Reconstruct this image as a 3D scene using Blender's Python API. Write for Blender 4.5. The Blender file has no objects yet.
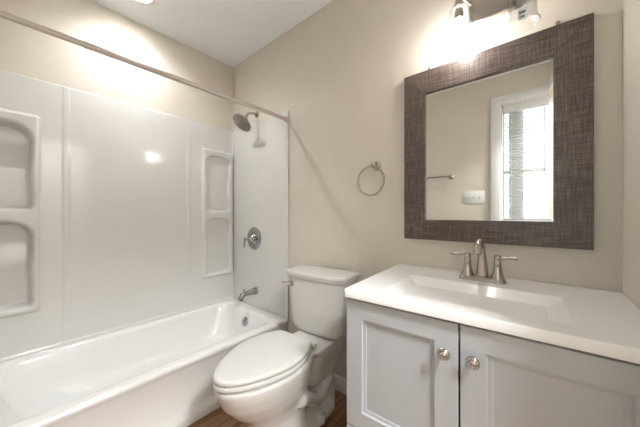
import bpy, bmesh, math, random
from mathutils import Matrix, Vector
random.seed(4)
S = bpy.context.scene
COL = S.collection
PI = math.pi

# ---------------------------------------------------------------- camera, world, exposure
H = 1.105
cam_d = bpy.data.cameras.new('camera')
cam = bpy.data.objects.new('camera', cam_d)
COL.objects.link(cam)
cam.location = (0, 0, H)
cam.rotation_euler = (PI / 2, 0, math.radians(40.4))
cam_d.sensor_width = 36
cam_d.lens = 36 * 260 / 640
cam_d.clip_start = 0.02
S.camera = cam

EXPOSURE = 3.05
CEIL_LIGHT = 42.0
BULB_LIGHT = 16.5
SKY = 0.75
HALL_FILL = 23.0  # strength of the added hallway fill
S.view_settings.view_transform = 'Standard'
S.view_settings.look = 'None'
S.view_settings.gamma = 1.0
S.view_settings.use_curve_mapping = False
S.view_settings.exposure = EXPOSURE
w = bpy.data.worlds.new('sky'); S.world = w; w.use_nodes = True
bg = w.node_tree.nodes['Background']
bg.inputs[0].default_value = (0.86, 0.93, 1.0, 1); bg.inputs[1].default_value = SKY

# ---------------------------------------------------------------- helpers
def lin(c):
    return tuple(((v / 255) / 12.92 if v / 255 <= .04045 else ((v / 255 + .055) / 1.055) ** 2.4) for v in c)

def mat(name, rgb, rough=.5, metal=0.0, bump=0.0, bscale=200, var=0.0, vscale=8, coat=0.0, ior=1.5, stretch=(1, 1, 1)):
    m = bpy.data.materials.new(name); m.use_nodes = True
    nt = m.node_tree; b = nt.nodes['Principled BSDF']
    b.inputs['Roughness'].default_value = rough
    b.inputs['Metallic'].default_value = metal
    b.inputs['IOR'].default_value = ior
    b.inputs['Coat Weight'].default_value = coat
    c = (*lin(rgb), 1)
    tc = nt.nodes.new('ShaderNodeTexCoord')
    mp = nt.nodes.new('ShaderNodeMapping'); mp.inputs['Scale'].default_value = stretch
    nt.links.new(tc.outputs['Object'], mp.inputs[0])
    n = nt.nodes.new('ShaderNodeTexNoise'); n.inputs['Scale'].default_value = vscale
    nt.links.new(mp.outputs[0], n.inputs[0])
    r = nt.nodes.new('ShaderNodeMix'); r.data_type = 'RGBA'
    r.inputs[6].default_value = (*[v * (1 - var) for v in c[:3]], 1)
    r.inputs[7].default_value = (*[min(1, v * (1 + var)) for v in c[:3]], 1)
    nt.links.new(n.outputs[0], r.inputs[0]); nt.links.new(r.outputs[2], b.inputs['Base Color'])
    if bump:
        n2 = nt.nodes.new('ShaderNodeTexNoise'); n2.inputs['Scale'].default_value = bscale
        nt.links.new(mp.outputs[0], n2.inputs[0])
        bp = nt.nodes.new('ShaderNodeBump'); bp.inputs['Strength'].default_value = bump
        bp.inputs['Distance'].default_value = .002
        nt.links.new(n2.outputs[0], bp.inputs['Height']); nt.links.new(bp.outputs[0], b.inputs['Normal'])
    return m

def emit(name, rgb, s):
    m = bpy.data.materials.new(name); m.use_nodes = True
    b = m.node_tree.nodes['Principled BSDF']
    b.inputs['Base Color'].default_value = (.8, .8, .8, 1)
    b.inputs['Emission Color'].default_value = (*rgb, 1)
    b.inputs['Emission Strength'].default_value = s
    return m

def thin_glass(name, tint=(1, 1, 1), k=1.0):
    m = bpy.data.materials.new(name); m.use_nodes = True
    nt = m.node_tree; nt.nodes.remove(nt.nodes['Principled BSDF'])
    out = nt.nodes['Material Output']
    t = nt.nodes.new('ShaderNodeBsdfTransparent'); t.inputs[0].default_value = (*tint, 1)
    g = nt.nodes.new('ShaderNodeBsdfGlossy'); g.inputs['Roughness'].default_value = .02
    fr = nt.nodes.new('ShaderNodeLayerWeight'); fr.inputs[0].default_value = .5
    pw = nt.nodes.new('ShaderNodeMath'); pw.operation = 'POWER'; pw.inputs[1].default_value = 4.0
    nt.links.new(fr.outputs['Facing'], pw.inputs[0])
    mu = nt.nodes.new('ShaderNodeMath'); mu.operation = 'MULTIPLY_ADD'; mu.inputs[1].default_value = .75 * k; mu.inputs[2].default_value = .03 * k
    nt.links.new(pw.outputs[0], mu.inputs[0])
    mx = nt.nodes.new('ShaderNodeMixShader')
    nt.links.new(mu.outputs[0], mx.inputs[0]); nt.links.new(t.outputs[0], mx.inputs[1]); nt.links.new(g.outputs[0], mx.inputs[2])
    nt.links.new(mx.outputs[0], out.inputs[0])
    return m

def box(bm, x0, x1, y0, y1, z0, z1, bev=0.0, seg=2):
    m = Matrix.Translation(((x0 + x1) / 2, (y0 + y1) / 2, (z0 + z1) / 2)) @ Matrix.Diagonal((abs(x1 - x0), abs(y1 - y0), abs(z1 - z0), 1))
    r = bmesh.ops.create_cube(bm, size=1, matrix=m)
    if bev:
        es = list({e for v in r['verts'] for e in v.link_edges})
        bmesh.ops.bevel(bm, geom=es, offset=bev, segments=seg, profile=.5, affect='EDGES')
    return bm

def loft(bm, loops, cap0=True, cap1=True, closed=True):
    rows = [[bm.verts.new(p) for p in L] for L in loops]
    n = len(rows[0])
    for a, b in zip(rows, rows[1:]):
        for i in range(n if closed else n - 1):
            j = (i + 1) % n
            bm.faces.new((a[i], a[j], b[j], b[i]))
    if cap0: bm.faces.new(list(reversed(rows[0])))
    if cap1: bm.faces.new(rows[-1])
    return rows

def lathe(bm, prof, M=None, seg=32, cap0=True, cap1=True):
    M = M or Matrix()
    loops = []
    for r, z in prof:
        loops.append([M @ Vector((max(r, 1e-5) * math.cos(2 * PI * i / seg), max(r, 1e-5) * math.sin(2 * PI * i / seg), z)) for i in range(seg)])
    loft(bm, loops, cap0, cap1)

def tube(bm, pts, rad, seg=12, closed=False, flat=1.0, up=None):
    pts = [Vector(p) for p in pts]
    n = len(pts)
    if not isinstance(rad, (list, tuple)): rad = [rad] * n
    loops = []; prev = None
    for i, p in enumerate(pts):
        if closed: t = pts[(i + 1) % n] - pts[i - 1]
        else: t = pts[min(i + 1, n - 1)] - pts[max(i - 1, 0)]
        t.normalize()
        if prev is None:
            a = Vector(up) if up else (Vector((0, 0, 1)) if abs(t.z) < .9 else Vector((1, 0, 0)))
        else: a = prev
        a = (a - a.dot(t) * t).normalized(); prev = a
        b = t.cross(a)
        loops.append([p + rad[i] * (math.cos(2 * PI * k / seg) * a * flat + math.sin(2 * PI * k / seg) * b) for k in range(seg)])
    if closed: loops.append(loops[0])
    if closed:
        rows = [[bm.verts.new(q) for q in L] for L in loops[:-1]]
        for i in range(n):
            A, B = rows[i], rows[(i + 1) % n]
            for k in range(seg):
                bm.faces.new((A[k], A[(k + 1) % seg], B[(k + 1) % seg], B[k]))
    else:
        loft(bm, loops)

def bez(pts, n=16):
    out = []
    for i in range(n + 1):
        t = i / n; q = [Vector(p) for p in pts]
        while len(q) > 1: q = [a.lerp(b, t) for a, b in zip(q, q[1:])]
        out.append(q[0])
    return out

def obj(name, bm, m, parent=None, local=False, sharp=35, flat=False):
    if parent is not None and not local:
        W = Matrix(); q = parent
        while q is not None: W = q.matrix_basis @ W; q = q.parent
        top = parent
        while top.parent is not None: top = top.parent
        if top.name in ('vanity_cabinet', 'countertop'):     # the unit stands slightly out of square
            for v in bm.verts:
                w_ = (1.32 - v.co.y) / .56; f_ = (XR - v.co.x) / .75
                v.co.y += w_ * .052 * (v.co.x + .17)
                v.co.x -= (1 - w_) * .045 * f_
        bm.transform(W.inverted())
    bmesh.ops.recalc_face_normals(bm, faces=bm.faces)
    me = bpy.data.meshes.new(name); bm.to_mesh(me); bm.free()
    o = bpy.data.objects.new(name, me); COL.objects.link(o)
    if m: me.materials.append(m)
    if not flat:
        me.shade_smooth(); me.set_sharp_from_angle(angle=math.radians(sharp))
    if parent is not None: o.parent = parent
    return o

def root(name, loc, label, cat, group=None, rz=0):
    o = bpy.data.objects.new(name, None); COL.objects.link(o)
    o.location = loc; o.rotation_euler = (0, 0, rz)
    o.matrix_basis = Matrix.Translation(loc) @ Matrix.Rotation(rz, 4, 'Z')
    o.empty_display_size = .05
    o['label'] = label; o['category'] = cat
    if group: o['group'] = group
    return o

def struct(name, bm, m, parent=None, **k):
    o = obj(name, bm, m, parent, **k)
    if parent is None: o['kind'] = 'structure'
    return o

def B(*a, **k): return box(bmesh.new(), *a, **k)
def sm(a, b, x):
    t = min(1, max(0, (x - a) / (b - a))); return t * t * (3 - 2 * t)

# ---------------------------------------------------------------- materials
M_wall = mat('beige_wall_paint', (217, 209, 195), .55, bump=.15, bscale=350, var=.015)
M_ceil = mat('white_ceiling_paint', (240, 241, 243), .7, bump=.1, bscale=300, var=.01)
M_acr = mat('white_acrylic', (222, 221, 217), .12, var=.008, vscale=3, coat=.3)
M_tub = mat('white_enamel', (232, 231, 228), .12, var=.008, vscale=3, coat=.3)
M_por = mat('porcelain', (216, 214, 209), .09, var=.006, coat=.4)
M_seat = mat('white_seat_plastic', (213, 212, 208), .22, var=.006)
M_trim = mat('white_trim_paint', (228, 227, 225), .35, var=.01)
M_cab = mat('pale_grey_cabinet_paint', (186, 190, 194), .38, var=.012, bump=.05, bscale=120)
M_dark = mat('cabinet_inside', (60, 58, 56), .8, var=.05)
M_top = mat('white_cultured_marble', (238, 237, 234), .2, var=.01, vscale=5, coat=.2)
M_nick = mat('brushed_nickel', (182, 175, 166), .26, metal=1, bump=.05, bscale=500, var=.04)
M_chr = mat('polished_chrome', (205, 205, 206), .12, metal=1, var=.02)
M_rod = mat('satin_nickel_rod', (198, 190, 182), .42, metal=.45, var=.02)
M_shade = thin_glass('clear_glass_shade', (.93, .935, .94), 1.3)
M_pane = thin_glass('window_pane', (.97, .98, .98), .8)
M_mir = mat('mirror_silver', (238, 240, 238), .005, metal=1)
M_bulb = emit('lit_bulb', (1, .96, .93), BULB_LIGHT)
M_can = emit('lit_recessed_lens', (.95, .975, 1), CEIL_LIGHT)
M_hall_fill = emit('hall_fill_emitter', (.94, .965, 1), HALL_FILL)  # emitter of the added fill light in the hallway
M_sticker = mat('white_sticker', (236, 236, 238), .5)
M_ink = mat('grey_sticker_ink', (90, 92, 100), .6)
M_blind = mat('white_blind_slats', (226, 226, 224), .45, var=.01)
M_valve = mat('darker_chrome', (172, 172, 173), .16, metal=1, var=.02)  # chrome in a darker even tone
M_nozz = mat('grey_rubber_nozzles', (92, 90, 88), .5)
M_black = mat('dark_hole', (18, 18, 18), .7)
M_ground = mat('outdoor_ground', (150, 138, 118), .9, var=.25, vscale=2)

def wood_floor():
    m = bpy.data.materials.new('oak_plank_floor'); m.use_nodes = True
    nt = m.node_tree; b = nt.nodes['Principled BSDF']; b.inputs['Roughness'].default_value = .42
    tc = nt.nodes.new('ShaderNodeTexCoord')
    mp = nt.nodes.new('ShaderNodeMapping'); mp.inputs['Rotation'].default_value = (0, 0, PI / 2)
    nt.links.new(tc.outputs['Object'], mp.inputs[0])
    br = nt.nodes.new('ShaderNodeTexBrick')
    br.inputs['Scale'].default_value = 1; br.inputs['Brick Width'].default_value = 1.1; br.inputs['Row Height'].default_value = .125
    br.inputs['Mortar Size'].default_value = .0012
    br.inputs['Color1'].default_value = (*lin((150, 112, 76)), 1); br.inputs['Color2'].default_value = (*lin((122, 88, 58)), 1)
    br.inputs['Mortar'].default_value = (*lin((48, 32, 20)), 1)
    nt.links.new(mp.outputs[0], br.inputs[0])
    m2 = nt.nodes.new('ShaderNodeMapping'); m2.inputs['Scale'].default_value = (28, 2.2, 1)
    nt.links.new(tc.outputs['Object'], m2.inputs[0])
    n = nt.nodes.new('ShaderNodeTexNoise'); n.inputs['Scale'].default_value = 1.6; n.inputs['Detail'].default_value = 7; n.inputs['Distortion'].default_value = .6
    nt.links.new(m2.outputs[0], n.inputs[0])
    cr = nt.nodes.new('ShaderNodeValToRGB'); cr.color_ramp.elements[0].position = .3; cr.color_ramp.elements[1].position = .7
    cr.color_ramp.elements[0].color = (.45, .42, .4, 1); cr.color_ramp.elements[1].color = (1.35, 1.3, 1.25, 1)
    nt.links.new(n.outputs[0], cr.inputs[0])
    mx = nt.nodes.new('ShaderNodeMix'); mx.data_type = 'RGBA'; mx.blend_type = 'MULTIPLY'; mx.inputs[0].default_value = 1
    nt.links.new(br.outputs[0], mx.inputs[6]); nt.links.new(cr.outputs[0], mx.inputs[7]); nt.links.new(mx.outputs[2], b.inputs['Base Color'])
    bp = nt.nodes.new('ShaderNodeBump'); bp.inputs['Strength'].default_value = .2; bp.inputs['Distance'].default_value = .002
    nt.links.new(n.outputs[0], bp.inputs['Height']); nt.links.new(bp.outputs[0], b.inputs['Normal'])
    return m

def frame_wood(name, horiz):
    """weathered grey-brown wood with fine saw marks along and across the board"""
    m = bpy.data.materials.new(name); m.use_nodes = True
    nt = m.node_tree; b = nt.nodes['Principled BSDF']; b.inputs['Roughness'].default_value = .36
    tc = nt.nodes.new('ShaderNodeTexCoord')
    def noise(sc, detail, stretch):
        mp = nt.nodes.new('ShaderNodeMapping'); mp.inputs['Scale'].default_value = stretch
        nt.links.new(tc.outputs['Object'], mp.inputs[0])
        n = nt.nodes.new('ShaderNodeTexNoise'); n.inputs['Scale'].default_value = sc; n.inputs['Detail'].default_value = detail
        nt.links.new(mp.outputs[0], n.inputs[0]); return n
    al = (2.5, 1, 60) if horiz else (60, 1, 2.5)
    ac = (45, 1, 2.2) if horiz else (2.2, 1, 45)
    a = noise(5, 4, al); c = noise(5, 3, ac); l = noise(9, 3, (1, 1, 1))
    def math_(op, x, y):
        q = nt.nodes.new('ShaderNodeMath'); q.operation = op
        for i, v in enumerate((x, y)):
            if hasattr(v, 'outputs'): nt.links.new(v.outputs[0], q.inputs[i])
            else: q.inputs[i].default_value = v
        return q
    s = math_('ADD', math_('MULTIPLY', a, .52), math_('MULTIPLY', c, .34))
    s = math_('ADD', s, math_('MULTIPLY', l, .14))
    cr = nt.nodes.new('ShaderNodeValToRGB')
    e = cr.color_ramp.elements
    e[0].position = .34; e[0].color = (*lin((52, 43, 40)), 1)
    e[1].position = .68; e[1].color = (*lin((138, 123, 109)), 1)
    k = e.new(.5); k.color = (*lin((92, 80, 74)), 1)
    nt.links.new(s.outputs[0], cr.inputs[0]); nt.links.new(cr.outputs[0], b.inputs['Base Color'])
    bp = nt.nodes.new('ShaderNodeBump'); bp.inputs['Strength'].default_value = .35; bp.inputs['Distance'].default_value = .002
    nt.links.new(s.outputs[0], bp.inputs['Height']); nt.links.new(bp.outputs[0], b.inputs['Normal'])
    return m

M_floor = wood_floor()
M_fh = frame_wood('weathered_wood_rail', True); M_fv = frame_wood('weathered_wood_stile', False)

# ---------------------------------------------------------------- the room
XL, XR, YB, YF, ZC = -2.188, .208, -.20, 1.32, 2.466
struct('floor', B(XL - .12, XR + .1, YB - .12, YF + .1, -.05, 0), M_floor)
LX, LY = -1.895, .505                               # downlight position
bm = bmesh.new(); q_ = .13
box(bm, XL - .12, LX - q_, YB - .12, YF + .1, ZC, ZC + .08); box(bm, LX + q_, XR + .1, YB - .12, YF + .1, ZC, ZC + .08)
box(bm, LX - q_, LX + q_, YB - .12, LY - q_, ZC, ZC + .08); box(bm, LX - q_, LX + q_, LY + q_, YF + .1, ZC, ZC + .08)
ring_ = []
for zz in (ZC, ZC + .08):
    ci = []; sq = []
    for i in range(48):
        a = 2 * PI * i / 48; c, s_ = math.cos(a), math.sin(a); m_ = max(abs(c), abs(s_))
        ci.append(Vector((LX + .066 * c, LY + .066 * s_, zz))); sq.append(Vector((LX + q_ * c / m_, LY + q_ * s_ / m_, zz)))
    ring_.append((ci, sq))
loft(bm, [ring_[0][1], ring_[0][0], ring_[1][0], ring_[1][1]], False, False)
struct('ceiling', bm, M_ceil)
struct('wall_front', B(XL - .12, XR + .1, YF, YF + .1, 0, ZC), M_wall)
bm = B(XL - .12, XL, YB, YF, 1.868, ZC); box(bm, XL - .12, XL - .09, YB, YF, 0, 1.868)
struct('wall_left', bm, M_wall)
DY0, DY1, DZ = -.13, .62, 2.03                      # doorway in the right wall, beside the camera
bm = B(XR, XR + .1, DY1, YF, 0, ZC); box(bm, XR, XR + .1, YB, DY0, 0, ZC); box(bm, XR, XR + .1, DY0, DY1, DZ, ZC)
struct('wall_right', bm, M_wall)
WX0, WX1, WZ0, WZ1 = -.276, .122, .86, 2.07         # window opening in the wall behind the camera
bm = B(XL - .12, WX0, YB - .12, YB, 0, ZC); box(bm, WX1, XR + .1, YB - .12, YB, 0, ZC)
box(bm, WX0, WX1, YB - .12, YB, 0, WZ0); box(bm, WX0, WX1, YB - .12, YB, WZ1, ZC)
struct('wall_back', bm, M_wall)

def base_prof(y_dir=-1):
    return [(0, 0), (.013, 0), (.013, .062), (.009, .070), (.008, .076), (.004, .084), (0, .088)]
bm = bmesh.new()
loft(bm, [[Vector((x, YF - d, z)) for d, z in base_prof()] for x in (-1.385, -.533)])
struct('baseboard_front', bm, M_trim)
bm = bmesh.new()
loft(bm, [[Vector((x, YB + d, z)) for d, z in base_prof()] for x in (-1.385, XR - .001)])
struct('baseboard_back', bm, M_trim)

# door standing open into the hallway
d = struct('door_1', B(XR + .102, XR + .84, DY1 + .004, DY1 + .039, .008, DZ - .003, bev=.002), M_trim)
d2 = bmesh.new()
for z0, z1 in ((.2, .95), (1.1, 1.88)):
    for a, b_ in ((XR + .2, XR + .43), (XR + .51, XR + .74)):
        box(d2, a, b_, DY1 + .001, DY1 + .006, z0, z1, bev=.002)
obj('panel', d2, M_trim, d)
hb = bmesh.new(); Mx = Matrix.Translation((XR + .78, DY1 + .004, .95)) @ Matrix.Rotation(PI / 2, 4, 'X')
lathe(hb, [(.028, 0), (.028, .006), (.012, .01), (.011, .03), (.024, .04), (.027, .05), (.02, .06), (.003, .064)], Mx, 24)
obj('door_handle', hb, M_nick, d)
# unseen hallway beyond the doorway, built to hold an added fill light
HX0, HX1, HY0, HY1 = XR + .1, XR + 1.5, -1.3, 1.9
struct('floor_hall', B(HX0, HX1, HY0, HY1, -.05, 0), M_floor)
struct('ceiling_hall', B(HX0, HX1 + .1, HY0 - .1, HY1 + .1, ZC, ZC + .05), M_ceil)
bm = B(HX1, HX1 + .1, HY0, HY1, 0, ZC); box(bm, HX0, HX1, HY0 - .1, HY0, 0, ZC); box(bm, HX0, HX1, HY1, HY1 + .1, 0, ZC)
box(bm, HX0 - .005, HX0, YF + .1, HY1, 0, ZC); box(bm, HX0 - .005, HX0, HY0, YB - .12, 0, ZC)
struct('wall_hall', bm, M_wall)
hl = root('hall_fill_light', (HX0 + .72, .20, ZC), 'added round flush fill light in the unseen hallway outside the door', 'ceiling light')  # added lamp, sends soft fill into the bathroom through the open door
bm = bmesh.new(); lathe(bm, [(.235, 0), (.240, -.012), (.236, -.03), (.222, -.034), (.222, -.03)], Matrix.Translation(hl.location), 56, True, False); obj('rim', bm, M_trim, hl)
bm = bmesh.new(); lathe(bm, [(.222, -.030), (.19, -.055), (.11, -.075), (.0, -.080)], Matrix.Translation(hl.location), 56, True, True); obj('diffuser', bm, M_hall_fill, hl)

bm = bmesh.new()
box(bm, XR - .014, XR, DY0 - .06, DY0, 0, DZ, bev=.003)
box(bm, XR - .014, XR, DY1, DY1 + .06, 0, DZ, bev=.003); box(bm, XR - .014, XR, DY0 - .06, DY1 + .06, DZ, DZ + .06, bev=.003)
struct('trim_1', bm, M_trim)

# window behind the camera
bm = bmesh.new()
CW = .075
for x0, x1, z0, z1 in ((WX0 - CW, WX0, WZ0 - .02, WZ1 + CW), (WX1, WX1 + CW, WZ0 - .02, WZ1 + CW), (WX0, WX1, WZ1, WZ1 + CW)):
    box(bm, x0, x1, YB, YB + .018, z0, z1, bev=.003)
box(bm, WX0 - CW - .01, WX1 + CW + .004, YB, YB + .05, WZ0 - .04, WZ0 - .015, bev=.004)
box(bm, WX0 - CW, WX1 + CW, YB, YB + .014, WZ0 - .11, WZ0 - .04, bev=.003)
# jamb lining
box(bm, WX0 - .001, WX0 + .012, YB - .12, YB + .004, WZ0, WZ1); box(bm, WX1 - .012, WX1, YB - .12, YB + .004, WZ0, WZ1)
box(bm, WX0, WX1, YB - .12, YB + .004, WZ1 - .012, WZ1); box(bm, WX0, WX1, YB - .12, YB + .004, WZ0 - .015, WZ0 + .006)
win = struct('window_1', bm, M_trim)
sb = bmesh.new()
ys = (YB - .11, YB - .08)
box(sb, -.215, -.137, YB - .115, YB - .06, WZ0, WZ1, bev=.003)                # mullion
for x0, x1 in ((WX0 + .012, -.215), (-.137, WX1 - .012)):
    wv = .008 if x1 < -.2 else .018
    for zz in ((WZ0, WZ0 + .05), (1.47, 1.497), (1.245, 1.253), (WZ1 - .05, WZ1)):
        box(sb, x0, x1, *ys, *zz, bev=.002)
    box(sb, x0, x0 + wv, *ys, WZ0, WZ1); box(sb, x1 - wv, x1, *ys, WZ0, WZ1)
obj('sash', sb, M_trim, win)
obj('pane', B(WX0 + .012, WX1 - .012, YB - .096, YB - .092, WZ0, WZ1), M_pane, win)

# outside: a strip of ground beyond the window
g = bmesh.new(); box(g, -9, 9, -16, -3.0, -1.2, -1.0)
o = struct('ground', g, M_ground)

# ---------------------------------------------------------------- recessed ceiling light
r = root('recessed_ceiling_light', (LX, LY, ZC), 'round lit recessed downlight in the ceiling above the bathtub', 'ceiling light')
bm = bmesh.new(); lathe(bm, [(.0655, .050), (.0640, .050), (.060, .002), (.062, -.003), (.084, -.005), (.088, -.003), (.088, -.0005), (.0655, -.0005), (.0655, .050)], Matrix.Translation((LX, LY, ZC)), 48, False, False)
obj('trim_ring', bm, M_trim, r)
bm = bmesh.new(); lathe(bm, [(.0, .044), (.045, .044), (.063, .045), (.063, .049), (.0, .049)], Matrix.Translation((LX, LY, ZC)), 48, True, True)
obj('lens', bm, M_can, r)

# ---------------------------------------------------------------- tub surround (one moulded three-wall shell)
sur = root('tub_surround', (XL, .56, .33), 'glossy white moulded shower surround with shelf niches above the bathtub', 'shower surround')
XS = XL + .008
def niche(y, z, yc, hw, z0, z1, rt, rb):
    """signed distance (negative inside) of a rounded niche"""
    u = y - yc; zm = (z0 + z1) / 2; hh = (z1 - z0) / 2
    v = z - zm
    pinch = (.012 if yc > 0 else .005) * math.exp(-((v + .03) / .1) ** 2)
    h = hw - pinch
    rr = rt if v > 0 else rb
    qx = abs(u) - h + rr; qy = abs(v) - hh + rr
    return math.hypot(max(qx, 0), max(qy, 0)) + min(max(qx, qy), 0) - rr
def rrsd(y, z, yc, hw, z0, z1, rr):
    qx = abs(y - yc) - hw + rr; qy = abs(z - (z0 + z1) / 2) - (z1 - z0) / 2 + rr
    return math.hypot(max(qx, 0), max(qy, 0)) + min(max(qx, qy), 0) - rr
UN = [(1.166, .142), (-.048, .138)]
def depth(y, z):
    h = 0.0
    for c in (.200, .919):                                 # raised ribs
        a = abs(y - c); h += .0028 * (1 - sm(.010, .016, a))
    for yc, hw in UN:
        d_ = rrsd(y, z, yc, hw, .555, 1.655, .015)
        h = max(h, .024 * (1 - sm(-.010, .004, d_)))
        for z0, z1 in ((1.125, 1.605), (.585, 1.065)):
            d_ = niche(y, z, yc - .002, .113 if yc > 0 else .120, z0, z1, .072 if yc > 0 else .095, .028)
            if d_ < .004:
                k = 1 - sm(-.024, .004, d_)
                t = (z - z0) / (z1 - z0)
                dp = .080 + .020 * sm(.45, .8, t)
                # rounded lobe where the upper bowl of the niche scoops deeper
                el = math.hypot((y - yc) / .098, (z - (z1 - .115)) / .125)
                dp += (.016 if yc > 0 else 0) * (1 - sm(.8, 1.1, el))
                h = h - k * dp
    h += .010 * (1 - sm(0, .014, z - .3225))
    # fillets into the two end walls
    e = min(y - YB, YF - y)
    if e < .03: h = max(h, .012 * (1 - e / .03) ** 2) if h >= 0 else h
    return h
bm = bmesh.new()
NY, NZ = 280, 290
Z0s, Z1s = .3225, 1.866
rows = []
for j in range(NZ + 1):
    z = Z0s + (Z1s - Z0s) * j / NZ
    rows.append([bm.verts.new((XS + depth(YB + (YF - YB) * i / NY, z), YB + .003 + (YF - YB - .006) * i / NY, z)) for i in range(NY + 1)])
for j in range(NZ):
    for i in range(NY):
        bm.faces.new((rows[j][i], rows[j][i + 1], rows[j + 1][i + 1], rows[j + 1][i]))
o = obj('long_panel', bm, M_acr, sur, sharp=60)
md = o.modifiers.new('thickness', 'SOLIDIFY'); md.thickness = .006; md.offset = 0
for nm, y0, y1 in (('end_panel', YF - .011, YF - .001), ('end_panel', YB + .001, YB + .011)):
    bm = B(XL + .002, -1.425, y0, y1, .322, 1.866, bev=.003)
    fl = (YF - .0125, YF - .001) if y0 > 0 else (YB + .001, YB + .0125)
    box(bm, -1.447, -1.425, fl[0], fl[1], .322, 1.866, bev=.004)
    obj(nm, bm, M_acr, sur)

# ---------------------------------------------------------------- bathtub
tub = root('bathtub', (-1.80, .56, 0), 'white alcove bathtub with smooth apron along the left wall', 'bathtub')
def rrect(x0, x1, y0, y1, r, z, n=10):
    pts = []
    if not isinstance(r, (list, tuple)): r = [r] * 4
    cs = [(x1, y1, -1, -1, 0, r[0]), (x0, y1, 1, -1, 90, r[1]), (x0, y0, 1, 1, 180, r[2]), (x1, y0, -1, 1, 270, r[3])]
    for cx, cy, sx, sy, a0, q in cs:
        for k in range(n + 1):
            a = math.radians(a0 + 90 * k / n)
            pts.append(Vector((cx + sx * q + q * math.cos(a), cy + sy * q + q * math.sin(a), z)))
    return pts
tx0, tx1, ty0, ty1 = XL - .002, -1.43, YB + .001, YF - .001
L = []
L.append(rrect(tx0, -1.397, ty0, ty1, .004, 0))
L.append(rrect(tx0, -1.397, ty0, ty1, .004, .036))
L.append(rrect(tx0, -1.402, ty0, ty1, .004, .044))
L.append(rrect(tx0, -1.436, ty0, ty1, .004, .052))
L.append(rrect(tx0, -1.444, ty0, ty1, .004, .062))
L.append(rrect(tx0, -1.441, ty0, ty1, .004, .275))
L.append(rrect(tx0, -1.434, ty0, ty1, .004, .290))
L.append(rrect(tx0, tx1, ty0, ty1, .004, .300))
L.append(rrect(tx0, tx1, ty0, ty1, .004, .308))
L.append(rrect(tx0, tx1 - .004, ty0, ty1, .004, .317))
L.append(rrect(tx0 + .002, tx1 - .013, ty0 + .002, ty1 - .002, .004, .3215))
def inner(k, z, r): # k = inset
    return rrect(tx0 + .055 + k, tx1 - .070 - k, ty0 + .075 + k * 2.4, ty1 - .075 - k * 1.3, r, z)
L.append(inner(-.012, .322, .10))
L.append(inner(-.003, .3205, .105))
L.append(inner(.006, .316, .11))
L.append(inner(.013, .307, .115))
L.append(inner(.018, .293, .12))
L.append(inner(.030, .24, .13))
L.append(inner(.046, .17, .14))
L.append(inner(.060, .115, .15))
L.append(inner(.072, .09, .155))
L.append(inner(.090, .072, .15))
L.append(inner(.112, .064, .14))
L.append(inner(.16, .061, .10))
bm = bmesh.new(); loft(bm, L)
tb = obj('tub_shell', bm, M_tub, tub, sharp=50)
# overflow plate with trip lever
OV = Matrix.Translation((-1.815, 1.2085, .232)) @ Matrix.Rotation(PI / 2 - .18, 4, 'X')
bm = bmesh.new(); lathe(bm, [(.036, 0), (.037, .006), (.034, .011), (.018, .014), (.002, .0145)], OV, 32)
o_ = obj('overflow_plate', bm, M_valve, tub)
bm = bmesh.new(); tube(bm, [OV @ Vector(p) for p in ((0, .0, .012), (.002, .004, .024), (.004, .020, .030), (.004, .030, .030))], [.006, .005, .005, .006], 10)
obj('trip_lever', bm, M_chr, o_)
bm = bmesh.new(); lathe(bm, [(.032, -.004), (.034, .001), (.026, .002), (.024, 0), (.002, -.001)], Matrix.Translation((-1.81, 1.03, .0615)), 28)
obj('drain', bm, M_chr, tub)

# ---------------------------------------------------------------- shower fittings
YW = YF - .011
# shower head
r = root('shower_fixture', (-1.818, YW, 1.936), 'round brushed nickel rain shower head on a short arm', 'shower head')
bm = bmesh.new(); lathe(bm, [(.026, 0), (.026, .004), (.017, .012), (.010, .014)], Matrix.Translation((-1.818, YF, 1.936)) @ Matrix.Rotation(PI / 2, 4, 'X'), 28)
obj('flange', bm, M_nick, r)
hc = Vector((-1.802, 1.165, 1.822)); nrm = Vector((-.05, -.62, -.78)).normalized()
bm = bmesh.new(); tube(bm, bez([(-1.818, YF - .005, 1.936), (-1.818, 1.27, 1.938), (-1.812, 1.215, 1.925), hc - nrm * .055], 14), .0095, 14)
obj('shower_arm', bm, M_nick, r)
q = Vector((0, 0, 1)).rotation_difference(nrm).to_matrix().to_4x4()
Mh = Matrix.Translation(hc) @ q
bm = bmesh.new(); lathe(bm, [(.008, -.064), (.016, -.060), (.017, -.048), (.012, -.040), (.016, -.030), (.040, -.020), (.074, -.010), (.082, -.004), (.083, .004), (.079, .008), (.002, .008)], Mh, 48)
hd = obj('head_disc', bm, M_nick, r)
bm = bmesh.new()
for k, n in ((0, 1), (1, 8), (2, 14), (3, 20), (4, 26)):
    for i in range(n):
        a = 2 * PI * i / n + k * .2; rr = k * .0165
        lathe(bm, [(.0042, 0), (.0038, .003), (.002, .0045)], Mh @ Matrix.Translation((rr * math.cos(a), rr * math.sin(a), .0075)), 8)
obj('nozzles', bm, M_nozz, hd)

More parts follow.
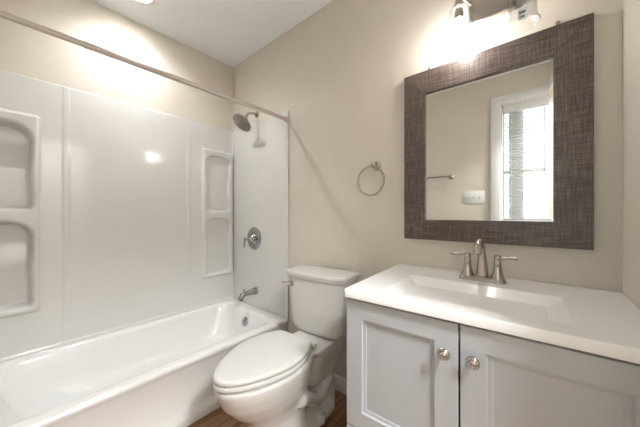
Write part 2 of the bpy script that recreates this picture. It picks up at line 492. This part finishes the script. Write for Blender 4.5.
# valve
vx, vz = -1.838, .895
r = root('shower_valve', (vx, YW, vz), 'round metal shower valve plate with a small lever on the surround', 'shower valve')
Mv = Matrix.Translation((vx, YW, vz)) @ Matrix.Rotation(PI / 2, 4, 'X')
bm = bmesh.new(); lathe(bm, [(.095, 0), (.095, .004), (.090, .009), (.070, .013), (.066, .011), (.040, .014), (.036, .018), (.03, .018)], Mv, 56)
obj('escutcheon', bm, M_valve, r)
bm = bmesh.new(); lathe(bm, [(.031, .012), (.030, .026), (.022, .034), (.019, .040), (.0185, .052), (.010, .058), (.008, .085), (.013, .090), (.014, .100), (.002, .106)], Mv, 32)
hub = obj('hub', bm, M_valve, r)
bm = bmesh.new(); tube(bm, [Mv @ Vector(p) for p in ((-.004, .018, .095), (0, 0, .095), (0, -.03, .097), (0, -.066, .10))], [.007, .009, .0075, .0085], 12)
obj('lever', bm, M_valve, hub)

# tub spout
sx, sz = -1.818, .458
r = root('tub_spout', (sx, YW, sz), 'metal tub spout with diverter knob above the tub rim', 'tub spout')
bm = bmesh.new()
cl = [(sx, YW, sz), (sx, YW - .006, sz), (sx, YW - .03, sz), (sx, YW - .07, sz + .001), (sx, YW - .105, sz), (sx, YW - .128, sz - .008), (sx, YW - .142, sz - .028), (sx, YW - .146, sz - .046)]
tube(bm, cl, [.030, .031, .026, .021, .0195, .021, .021, .020], 24)
obj('spout_body', bm, M_valve, r)
bm = bmesh.new(); lathe(bm, [(.004, 0), (.004, .018), (.008, .021), (.0085, .027), (.004, .030)], Matrix.Translation((sx, YW - .118, sz + .012)), 16)
obj('diverter_knob', bm, M_nick, r)

# curtain rod
rx, rz_ = -1.432, 1.80
r = root('shower_curtain_rod', (rx, .56, rz_), 'straight satin nickel curtain rod spanning above the tub edge', 'curtain rod')
ry = Matrix.Rotation(-PI / 2, 4, 'X')
bm = bmesh.new(); lathe(bm, [(.0130, 0), (.0130, 1.12)], Matrix.Translation((rx, .19, rz_)) @ ry, 24); obj('rod_tube', bm, M_rod, r)
bm = bmesh.new(); lathe(bm, [(.0112, 0), (.0112, .40)], Matrix.Translation((rx, YB + .008, rz_)) @ ry, 24); obj('rod_tube', bm, M_rod, r)
bm = bmesh.new(); lathe(bm, [(.0131, 0), (.0142, .002), (.0142, .012), (.0131, .014)], Matrix.Translation((rx, .186, rz_)) @ ry, 24); obj('collar', bm, M_rod, r)
for yy, s in ((YF - .0155, 1), (YB + .0155, -1)):
    bm = bmesh.new(); lathe(bm, [(.018, 0), (.018, .010), (.014, .024), (.0135, .028)], Matrix.Translation((rx, yy, rz_)) @ Matrix.Rotation(s * PI / 2, 4, 'X'), 24)
    obj('end_cap', bm, M_rod, r)

# ---------------------------------------------------------------- toilet (built facing +y of its own frame, stands turned a little)
TW = Matrix.Rotation(math.radians(5.5), 4, 'Z')
toi = root('toilet', (-1.005, 1.285, 0), 'white two-piece elongated toilet with closed lid between tub and vanity', 'toilet', rz=math.radians(5.5))
# local frame: x right, y towards wall (negative = into the room), z up
def egg(cy, lf, lb, hw, z, n=48, pf=2.0, pb=2.6):
    pts = []
    for i in range(n):
        a = 2 * PI * i / n; c, s = math.cos(a), math.sin(a)
        if s < 0: e = 2 / pf; x = hw * math.copysign(abs(c) ** e, c); y = -lf * abs(s) ** e
        else: e = 2 / pb; x = hw * math.copysign(abs(c) ** e, c); y = lb * abs(s) ** e
        pts.append(Vector((x, cy + y, z)))
    return pts
bm = bmesh.new()
# bowl body
bowl = [(-.43, .190, .13, .098, .005), (-.43, .190, .13, .098, .05), (-.435, .182, .13, .098, .12), (-.445, .180, .15, .102, .17),
        (-.46, .194, .17, .116, .215), (-.475, .226, .20, .138, .26), (-.485, .256, .215, .156, .31), (-.49, .273, .22, .166, .36), (-.49, .282, .22, .170, .39), (-.49, .280, .22, .168, .407)]
loft(bm, [[p - Vector((.028 * min(1, b_[4] / .3), 0, 0)) for p in egg(*b_)] for b_ in bowl])
# deck under the tank
def rb(x, y0, y1, z, r): return rrect(-x, x, y0, y1, r, z, 6)
loft(bm, [rb(.085, -.30, -.05, .20, .05), rb(.10, -.30, -.03, .27, .05), rb(.118, -.30, -.015, .33, .04), rb(.126, -.30, -.01, .37, .03), rb(.126, -.33, -.01, .405, .03)])
# rear trap column
loft(bm, [egg(-.17, .16, .10, .070, .005, pf=2.6), egg(-.17, .16, .10, .068, .10, pf=2.6), egg(-.165, .12, .10, .066, .18), egg(-.16, .11, .10, .075, .26), egg(-.16, .13, .12, .09, .34)])
# foot
loft(bm, [rrect(-.110, .110, -.56, -.09, [.05, .05, .1, .1], 0, 8), rrect(-.110, .110, -.56, -.09, [.05, .05, .1, .1], .022, 8), rrect(-.098, .098, -.54, -.10, [.05, .05, .08, .08], .045, 8), rrect(-.06, .06, -.45, -.12, .05, .10, 8)])
# trapway relief on both sides
for s in (-1, 1):
    tube(bm, bez([(s * .095, -.42, .22), (s * .085, -.30, .20), (s * .070, -.24, .02), (s * .075, -.20, .10), (s * .072, -.14, .30), (s * .055, -.10, .18), (s * .06, -.11, .02)], 26), .034, 14)
    lathe(bm, [(.030, 0), (.030, .034), (.018, .046), (.003, .048)], Matrix.Translation((s * .092, -.25, .006)), 20)
body = obj('bowl', bm, M_por, toi, local=True, sharp=180)
md = body.modifiers.new('fuse', 'REMESH'); md.mode = 'VOXEL'; md.voxel_size = .006; md.use_smooth_shade = True
md = body.modifiers.new('smooth', 'SMOOTH'); md.factor = .6; md.iterations = 9
# seat and lid
HALF = [(0, -.780), (.022, -.776), (.042, -.766), (.062, -.751), (.080, -.732), (.100, -.705), (.120, -.671), (.140, -.630), (.157, -.585), (.168, -.540), (.172, -.495), (.169, -.450), (.160, -.405), (.146, -.368), (.130, -.338), (.114, -.314), (.106, -.306), (.096, -.302), (.06, -.301), (.03, -.301)]
OUT = HALF + [(0, -.301)] + [(-x, y) for x, y in reversed(HALF[1:])]
def lidloop(z, k=0.0):
    return [Vector((-.031 + x * (1 - k / .172), -.54 + (y + .54) * (1 - k / .24), z + .016)) for x, y in OUT]
bm = bmesh.new(); loft(bm, [lidloop(.392, .016), lidloop(.396, .014), lidloop(.3965, .003), lidloop(.400, 0), lidloop(.412, 0), lidloop(.4155, .003), lidloop(.416, .016)])
obj('seat', bm, M_seat, toi, local=True, sharp=60)
bm = bmesh.new(); loft(bm, [lidloop(.417, .014), lidloop(.4205, .012), lidloop(.4210, .004), lidloop(.424, .001), lidloop(.433, .001), lidloop(.4380, .004), lidloop(.4405, .010), lidloop(.4420, .025), lidloop(.4435, .08)])
obj('lid', bm, M_seat, toi, local=True, sharp=60)
for s in (-1, 1):
    bm = bmesh.new(); tube(bm, [(s * .075 - .02, -.292, .424), (s * .075 + .02, -.292, .424)], .012, 14)
    obj('hinge', bm, M_seat, toi, local=True)
# tank
def tank(hw, yb, yf, z, bow=.022, r=.02):
    P_ = rrect(-hw, hw, yf, yb, r, z, 8); out = []
    # densify front edge so that it bows outwards
    L_ = []
    for i, p in enumerate(P_):
        L_.append(p); q_ = P_[(i + 1) % len(P_)]
        if (q_ - p).length > .03:
            for k in range(1, 12): L_.append(p.lerp(q_, k / 12))
    for p in L_:
        t = max(0, (yb - p.y) / (yb - yf))
        out.append(Vector((p.x, p.y - bow * t ** 2 * (1 - (p.x / hw) ** 2), z)))
    return out
bm = bmesh.new()
loft(bm, [tank(.150, -.030, -.160, .410, .012), tank(.158, -.024, -.166, .420, .014), tank(.163, -.022, -.172, .435, .016), tank(.167, -.020, -.173, .447, .018),
          tank(.171, -.018, -.173, .453, .018), tank(.178, -.016, -.175, .56, .022), tank(.188, -.012, -.178, .68, .025), tank(.194, -.011, -.180, .708, .025), tank(.197, -.010, -.182, .722, .025)])
obj('tank', bm, M_por, toi, local=True, sharp=40)
bm = bmesh.new()
loft(bm, [tank(.196, -.010, -.183, .723, .026), tank(.201, -.007, -.187, .728, .027), tank(.205, -.004, -.190, .736, .028), tank(.205, -.004, -.190, .743, .028), tank(.209, -.001, -.194, .748, .028), tank(.209, -.001, -.194, .760, .028), tank(.206, -.004, -.191, .764, .028), tank(.19, -.02, -.175, .766, .026)])
obj('tank_lid', bm, M_por, toi, local=True, sharp=40)
bm = bmesh.new()
lathe(bm, [(.015, 0), (.015, .006), (.010, .010), (.009, .02)], Matrix.Translation((-.155, -.184, .685)) @ Matrix.Rotation(PI / 2, 4, 'X'), 20)
tube(bm, [(-.148, -.206, .684), (-.165, -.208, .685), (-.19, -.209, .687), (-.214, -.209, .688)], [.008, .0085, .0075, .0085], 14)
obj('flush_lever', bm, M_nick, toi, local=True)
for s in (-1, 1):
    bm = bmesh.new(); lathe(bm, [(.015, 0), (.015, .014), (.010, .022), (.002, .024)], Matrix.Translation((s * .095, -.25, .048)), 20)
    obj('bolt_cap', bm, M_seat, toi, local=True)

# ---------------------------------------------------------------- vanity cabinet
VX0, VX1, VY0, VY1 = -.525, XR - .004, .799, YF - .003
van = root('vanity_cabinet', ((VX0 + VX1) / 2, 1.05, 0), 'pale grey bathroom vanity cabinet with two shaker doors and round metal knobs', 'cabinet')
bm = bmesh.new()
box(bm, VX0, VX0 + .016, VY0, VY1, 0, .811); box(bm, VX1 - .016, VX1, VY0, VY1, 0, .811)
box(bm, VX0 + .016, VX1 - .016, VY1 - .01, VY1, .09, .811)
box(bm, VX0 + .016, VX1 - .016, VY0 + .06, VY0 + .075, 0, .09)
box(bm, VX0 + .016, VX1 - .016, VY0, VY1 - .01, .09, .106)
box(bm, VX0 + .016, VX1 - .016, VY0, VY0 + .018, .755, .811)
box(bm, VX0 + .016, VX1 - .016, VY0, VY0 + .018, .345, .375)
obj('body', bm, M_cab, van)
obj('inner_shelf', B(VX0 + .016, VX1 - .016, VY0 + .02, VY1 - .01, .36, .372), M_dark, van)

def shaker(x0, x1, z0, z1, st=.060):
    """frame-and-panel front built from the outer edge in: frame face, small chamfer, recessed panel"""
    y0 = VY0 - .020; y1 = VY0 - .001
    def rect(k, y): return [Vector((x0 + k, y, z0 + k)), Vector((x1 - k, y, z0 + k)), Vector((x1 - k, y, z1 - k)), Vector((x0 + k, y, z1 - k))]
    b_ = bmesh.new()
    loft(b_, [rect(0, y1), rect(0, y0 + .0015), rect(.0015, y0), rect(st, y0), rect(st + .002, y0 + .006), rect(st + .012, y0 + .0075), rect(st + .014, y0 + .0095)])
    return b_
GX = -.1685
def knob(x, z, parent, name='knob'):
    Mk = Matrix.Translation((x, VY0 - .0205, z)) @ Matrix.Rotation(PI / 2, 4, 'X')
    b_ = bmesh.new(); lathe(b_, [(.009, 0), (.008, .003), (.006, .006), (.006, .012), (.010, .015), (.0165, .018), (.0168, .021), (.0155, .0225), (.0125, .0215), (.0115, .022), (.0105, .0240), (.0080, .0232), (.0068, .0245), (.004, .026), (.001, .0264)], Mk, 40)
    return obj(name, b_, M_chr, parent, sharp=50)
dl = obj('door', shaker(VX0 + .002, GX - .0025, .366, .8045), M_cab, van, sharp=20); knob(-.203, .722, dl)
dr = obj('door', shaker(GX + .0025, VX1 - .002, .366, .8045), M_cab, van, sharp=20); knob(-.134, .722, dr)
dw = obj('drawer', shaker(VX0 + .002, VX1 - .002, .108, .360, .05), M_cab, van, sharp=20)
knob(-.35, .235, dw); knob(.02, .235, dw)

# ---------------------------------------------------------------- vanity top with integral basin
vt = root('countertop', (-.17, 1.05, .8125), 'white one-piece vanity top with a shallow rectangular basin', 'countertop')
TZ = .841
BX0, BX1, BY0, BY1 = -.408, .056, .838, 1.112
def basin(x, y):
    def smin(a, b, k):
        h_ = max(0, min(1, .5 + .5 * (b - a) / k)); return b * (1 - h_) + a * h_ - k * h_ * (1 - h_)
    l = (x - BX0) * .78; r_ = (BX1 - x) * .72
    t_ = max(0, min(1, (BY1 - y) / (BY1 - BY0)))
    c_ = .086 * ((1 - (1 - t_ / .72) ** 1.5) if t_ < .72 else math.sqrt(max(0, 1 - ((t_ - .72) / .28) ** 2)))
    dd = smin(smin(l, r_, .01), c_, .007)
    return max(0, dd)
bm = bmesh.new()
NX, NYY = 240, 170
y0v, y1v, x1v = .765, YF - .002, XR - .002
def xleft(y): 
    t = (y - y0v) / (y1v - y0v)
    base = -.530
    q_ = .012                                       # rounded front corner
    if y - y0v < q_: base += q_ - math.sqrt(max(0, q_ * q_ - (q_ - (y - y0v)) ** 2))
    return base
rowsv = []
for j in range(NYY + 1):
    y = y0v + (y1v - y0v) * j / NYY
    xl_ = xleft(y)
    rowsv.append([])
    for i in range(NX + 1):
        x = xl_ + (x1v - xl_) * i / NX
        z = TZ - basin(x, y)
        e = min(y - y0v, x - xl_)
        if e < .004: z -= .004 - math.sqrt(max(0, .004 ** 2 - (.004 - e) ** 2))
        rowsv[-1].append(bm.verts.new((x, y, z)))
for j in range(NYY):
    for i in range(NX):
        bm.faces.new((rowsv[j][i], rowsv[j][i + 1], rowsv[j + 1][i + 1], rowsv[j + 1][i]))
edge = [rowsv[0][i] for i in range(NX + 1)] + [rowsv[j][NX] for j in range(1, NYY + 1)] + [rowsv[NYY][i] for i in range(NX - 1, -1, -1)] + [rowsv[j][0] for j in range(NYY - 1, 0, -1)]
low = [bm.verts.new((v.co.x, v.co.y, TZ - .0265)) for v in edge]
n = len(edge)
for i in range(n): bm.faces.new((edge[i], low[i], low[(i + 1) % n], edge[(i + 1) % n]))
# underside: ring plus a bowl shell under the basin
lw = [Vector((BX0 - .004, BY0 - .004, TZ - .0265)), Vector((BX1 + .004, BY0 - .004, TZ - .0265)), Vector((BX1 + .004, BY1 + .004, TZ - .0265)), Vector((BX0 - .004, BY1 + .004, TZ - .0265))]
bm.faces.new(list(reversed(low)))
obj('counter', bm, M_top, vt, sharp=50)
bm = bmesh.new()
Mdr = Matrix.Translation((-.175, .985, TZ - .0965))
lathe(bm, [(.021, 0), (.0225, .003), (.018, .004), (.016, .002), (.002, .002)], Mdr, 28)
obj('drain', bm, M_nick, vt)

# ---------------------------------------------------------------- faucet
FX, FY = -.178, 1.195
fa = root('basin_faucet', (FX, FY, TZ), 'brushed nickel two-handle faucet behind the basin', 'faucet')
bm = bmesh.new()
def fp(hx, hy, z, r_): return rrect(FX - hx, FX + hx, FY - hy, FY + hy, r_, z, 8)
loft(bm, [fp(.080, .027, TZ + .0005, .020), fp(.080, .027, TZ + .006, .020), fp(.077, .024, TZ + .010, .019), fp(.074, .021, TZ + .016, .018), fp(.06, .015, TZ + .018, .014)])
obj('base_plate', bm, M_nick, fa)
for s in (-1, 1):
    hx_ = FX + s * .051
    bm = bmesh.new(); lathe(bm, [(.024, .014), (.022, .020), (.0175, .032), (.0145, .048), (.0125, .062), (.0135, .066), (.0135, .070), (.0115, .073), (.0105, .082), (.0125, .086), (.0125, .094), (.009, .098), (.002, .099)], Matrix.Translation((hx_, FY, TZ)), 28)
    hb = obj('handle', bm, M_nick, fa)
    bm = bmesh.new(); tube(bm, [(hx_ + s * .004, FY, TZ + .0895), (hx_ + s * .015, FY, TZ + .0895), (hx_ + s * .04, FY - .002, TZ + .091), (hx_ + s * .058, FY - .003, TZ + .092), (hx_ + s * .064, FY - .003, TZ + .092)], [.007, .0058, .0052, .0064, .006], 14)
    lv = obj('lever', bm, M_nick, hb)
bm = bmesh.new()
sp = bez([(FX, FY + .004, TZ + .014), (FX, FY + .006, TZ + .08), (FX, FY + .004, TZ + .155), (FX, FY - .055, TZ + .175), (FX, FY - .088, TZ + .140), (FX, FY - .094, TZ + .108)], 22)
rr_ = [.021 - .0085 * sm(0, .35, i / 22) + .0015 * sm(.6, 1, i / 22) for i in range(23)]
tube(bm, sp, rr_, 22)
obj('spout', bm, M_nick, fa)
bm = bmesh.new(); tube(bm, [(FX, FY + .022, TZ + .014), (FX, FY + .022, TZ + .075)], .0025, 10); lathe(bm, [(.003, 0), (.006, .003), (.006, .010), (.002, .013)], Matrix.Translation((FX, FY + .022, TZ + .073)), 14)
obj('drain_pull', bm, M_nick, fa)

fa.scale = (1, 1, 1.06)

# ---------------------------------------------------------------- framed mirror
ox0, ox1, oz0, oz1 = -.536, .139, .978, 1.801
ix0, ix1, iz0, iz1 = -.432, .035, 1.074, 1.690
mr = root('framed_mirror', ((ox0 + ox1) / 2, YF, oz0), 'rectangular mirror in a wide weathered grey-brown wood frame', 'mirror')
yf_, yb_ = YF - .024, YF - .001
def side(po, qo, pi_, qi):
    """mitred board between outer edge po-qo and inner edge pi-qi with eased edges"""
    b_ = bmesh.new()
    f = [Vector((x, yf_, z)) for x, z in (po, qo, qi, pi_)]; bk = [Vector((x, yb_, z)) for x, z in (po, qo, qi, pi_)]
    loft(b_, [bk, f])
    es = [e for e in b_.edges if all(abs(v.co.y - yf_) < 1e-6 for v in e.verts)]
    bmesh.ops.bevel(b_, geom=es, offset=.0016, segments=2, affect='EDGES')
    return b_
obj('frame_rail', side((ox0, oz1), (ox1, oz1), (ix0, iz1), (ix1, iz1)), M_fh, mr)
obj('frame_rail', side((ox0, oz0), (ox1, oz0), (ix0, iz0), (ix1, iz0)), M_fh, mr)
obj('frame_stile', side((ox0, oz0), (ox0, oz1), (ix0, iz0), (ix0, iz1)), M_fv, mr)
obj('frame_stile', side((ox1, oz0), (ox1, oz1), (ix1, iz0), (ix1, iz1)), M_fv, mr)
def rct(k, y): return [Vector((ix0 - .004 + k, y, iz0 - .004 + k)), Vector((ix1 + .004 - k, y, iz0 - .004 + k)), Vector((ix1 + .004 - k, y, iz1 + .004 - k)), Vector((ix0 - .004 + k, y, iz1 + .004 - k))]
bm = bmesh.new(); loft(bm, [rct(0, YF - .004), rct(0, YF - .0135), rct(.017, YF - .0145)])
obj('glass', bm, M_mir, mr, flat=True)
for x in (-.418, .047):
    bm = bmesh.new(); tube(bm, [(x, YF - .001, oz1 + .018), (x, YF - .007, oz1 + .020), (x, YF - .012, oz1 + .012), (x, YF - .014, oz1 - .0005)], .003, 10)
    lathe(bm, [(.007, 0), (.007, .003), (.003, .004)], Matrix.Translation((x, YF - .0005, oz1 + .018)) @ Matrix.Rotation(PI / 2, 4, 'X'), 14)
    obj('hanging_clip', bm, M_nick, mr)

# ---------------------------------------------------------------- vanity light
vl = root('vanity_light', (-.16, YF, 1.93), 'brushed nickel two-lamp bath light bar above the mirror', 'wall light')
bm = bmesh.new(); bx = box(bm, -.243, -.075, YF - .028, YF - .0005, 1.930, 2.05, bev=.006, seg=3)
obj('back_plate', bm, M_nick, vl)
SY = 1.222
def shade_prof():
    out_ = [(.0165, .178), (.020, .176), (.030, .172), (.0375, .162), (.0410, .146), (.0425, .12), (.0430, .08), (.0436, .05), (.0445, .032), (.0480, .018), (.0530, .009), (.0545, .004), (.0535, 0)]
    in_ = [(r_ - .0022, z) for r_, z in reversed(out_)]
    return out_ + in_
SZ = 1.803
for x, lit in ((-.266, True), (-.054, False)):
    T_ = Matrix.Translation((x, SY, SZ))
    bm = bmesh.new(); tube(bm, bez([(min(-.09, max(-.232, x)), YF - .022, 2.02), (x, YF - .06, 2.03), (x, SY + .02, 2.07), (x, SY, 2.05)], 12), .008, 12)
    arm = obj('arm', bm, M_nick, vl)
    bm = bmesh.new(); lathe(bm, [(.026, .170), (.027, .178), (.018, .184), (.0165, .200), (.011, .215), (.009, .25), (.002, .255)], T_, 28)
    lathe(bm, [(.017, .176), (.017, .128), (.015, .126), (.002, .1262)], T_, 24)
    obj('socket_cup', bm, M_nick, vl)
    bm = bmesh.new(); lathe(bm, shade_prof(), T_, 48, False, False)
    gl = obj('glass_shade', bm, M_shade, vl, sharp=60)
    if lit:
        bm = bmesh.new(); lathe(bm, [(.013, .125), (.014, .112), (.022, .096), (.0285, .080), (.030, .064), (.0265, .048), (.017, .038), (.002, .034)], T_, 32)
        ob = obj('bulb', bm, M_bulb, vl); ob['label'] = 'lit glowing bulb'
    else:
        a0 = math.radians(92)
        def pt(u, v, rr2): 
            a = a0 + u / .043; return Vector((x + rr2 * math.cos(a), SY + rr2 * math.sin(a), SZ + v))
        bm = bmesh.new()
        for u0, u1, v0, v1, ra in ((-.017, .017, .046, .088, .0396),):
            N = 8
            loft(bm, [[pt(u0 + (u1 - u0) * i / N, v, ra) for i in range(N + 1)] for v in (v0, v1)], False, False, closed=False)
        st = obj('sticker', bm, M_sticker, gl)
        md = st.modifiers.new('t', 'SOLIDIFY'); md.thickness = .0004
        bm = bmesh.new()
        for u0, u1, v0, v1 in ((-.013, .013, .070, .078), (-.008, .006, .054, .060)):
            loft(bm, [[pt(u0 + (u1 - u0) * i / 6, v, .0390) for i in range(7)] for v in (v0, v1)], False, False, closed=False)
        st = obj('sticker_print', bm, M_ink, gl)

# ---------------------------------------------------------------- towel ring
tx, tz = -.703, 1.372
tr = root('towel_ring', (tx, YF, tz), 'brushed nickel towel ring on the beige wall left of the mirror', 'towel ring')
Mt = Matrix.Translation((tx, YF - .0005, tz)) @ Matrix.Rotation(PI / 2, 4, 'X')
bm = bmesh.new(); lathe(bm, [(.027, 0), (.027, .005), (.021, .011), (.015, .014), (.012, .022), (.012, .040), (.015, .045), (.015, .055), (.011, .060), (.002, .061)], Mt, 32)
obj('post', bm, M_nick, tr)
bm = bmesh.new(); R_ = .080; cz = tz - .006 - R_
tube(bm, [(tx - .012 + R_ * math.sin(2 * PI * i / 64), YF - .050, cz + R_ * math.cos(2 * PI * i / 64)) for i in range(64)], .0054, 12, closed=True)
obj('ring', bm, M_nick, tr)

# ---------------------------------------------------------------- things on the wall behind the camera, seen in the mirror
tbz = 1.47
r = root('towel_bar', (-.98, YB, tbz), 'straight brushed nickel towel bar on the wall reflected in the mirror', 'towel bar')
for x in (-.681, -1.285):
    bm = bmesh.new(); lathe(bm, [(.026, 0), (.026, .005), (.018, .012), (.012, .016), (.012, .052), (.016, .058), (.016, .066), (.002, .074)], Matrix.Translation((x, YB + .0005, tbz)) @ Matrix.Rotation(-PI / 2, 4, 'X'), 28)
    obj('post', bm, M_nick, r)
bm = bmesh.new(); tube(bm, [(-.681, YB + .060, tbz), (-1.285, YB + .060, tbz)], .008, 16)
obj('bar', bm, M_nick, r)
r = root('light_switch_plate', (-.483, YB, 1.255), 'white three-gang switch plate on the wall reflected in the mirror', 'light switch')
obj('plate', B(-.568, -.398, YB + .0003, YB + .006, 1.197, 1.315, bev=.002), M_trim, r)
for x in (-.529, -.483, -.437):
    bm = bmesh.new(); box(bm, x - .006, x + .006, YB + .005, YB + .0075, 1.243, 1.268); tube(bm, [(x, YB + .006, 1.254), (x, YB + .016, 1.262)], [.0045, .0035], 8)
    obj('toggle', bm, M_seat, r)

# blinds
r = root('window_blind', (-.077, YB - .045, WZ1 - .02), 'white horizontal slat blind hanging in the window reflected in the mirror', 'blind')
bx0, bx1 = WX0 + .016, WX1 - .016
obj('headrail', B(bx0, bx1, YB - .055, YB - .004, WZ1 - .075, WZ1 - .014, bev=.002), M_blind, r)
bm = bmesh.new()
z = WZ1 - .095; tilt = .38
while z > WZ0 + .05:
    loops = []
    for k in range(7):
        t = -1 + k / 3; cy = YB - .033 + t * .0125 * math.cos(tilt); cz_ = z + t * .0125 * math.sin(tilt) + .0016 * (1 - t * t)
        loops.append([(bx0 + .002, cy, cz_), (bx1 - .002, cy, cz_), (bx1 - .002, cy, cz_ + .0006), (bx0 + .002, cy, cz_ + .0006)])
    loft(bm, [[Vector(p) for p in l_] for l_ in loops])
    z -= .0215
obj('slats', bm, M_blind, r, sharp=60)
obj('bottom_rail', B(bx0, bx1, YB - .046, YB - .020, WZ0 + .015, WZ0 + .03, bev=.003), M_blind, r)
bm = bmesh.new()
for x in (-.20, -.165, .015, .075):
    tube(bm, [(x, YB - .019, WZ1 - .08), (x, YB - .019, WZ0 + .03)], .0012, 6)
obj('ladder_cord', bm, M_blind, r)
bm = bmesh.new(); tube(bm, [(.022, YB - .012, WZ1 - .08), (.022, YB - .010, 1.35)], .0035, 8)
obj('tilt_wand', bm, M_blind, r)
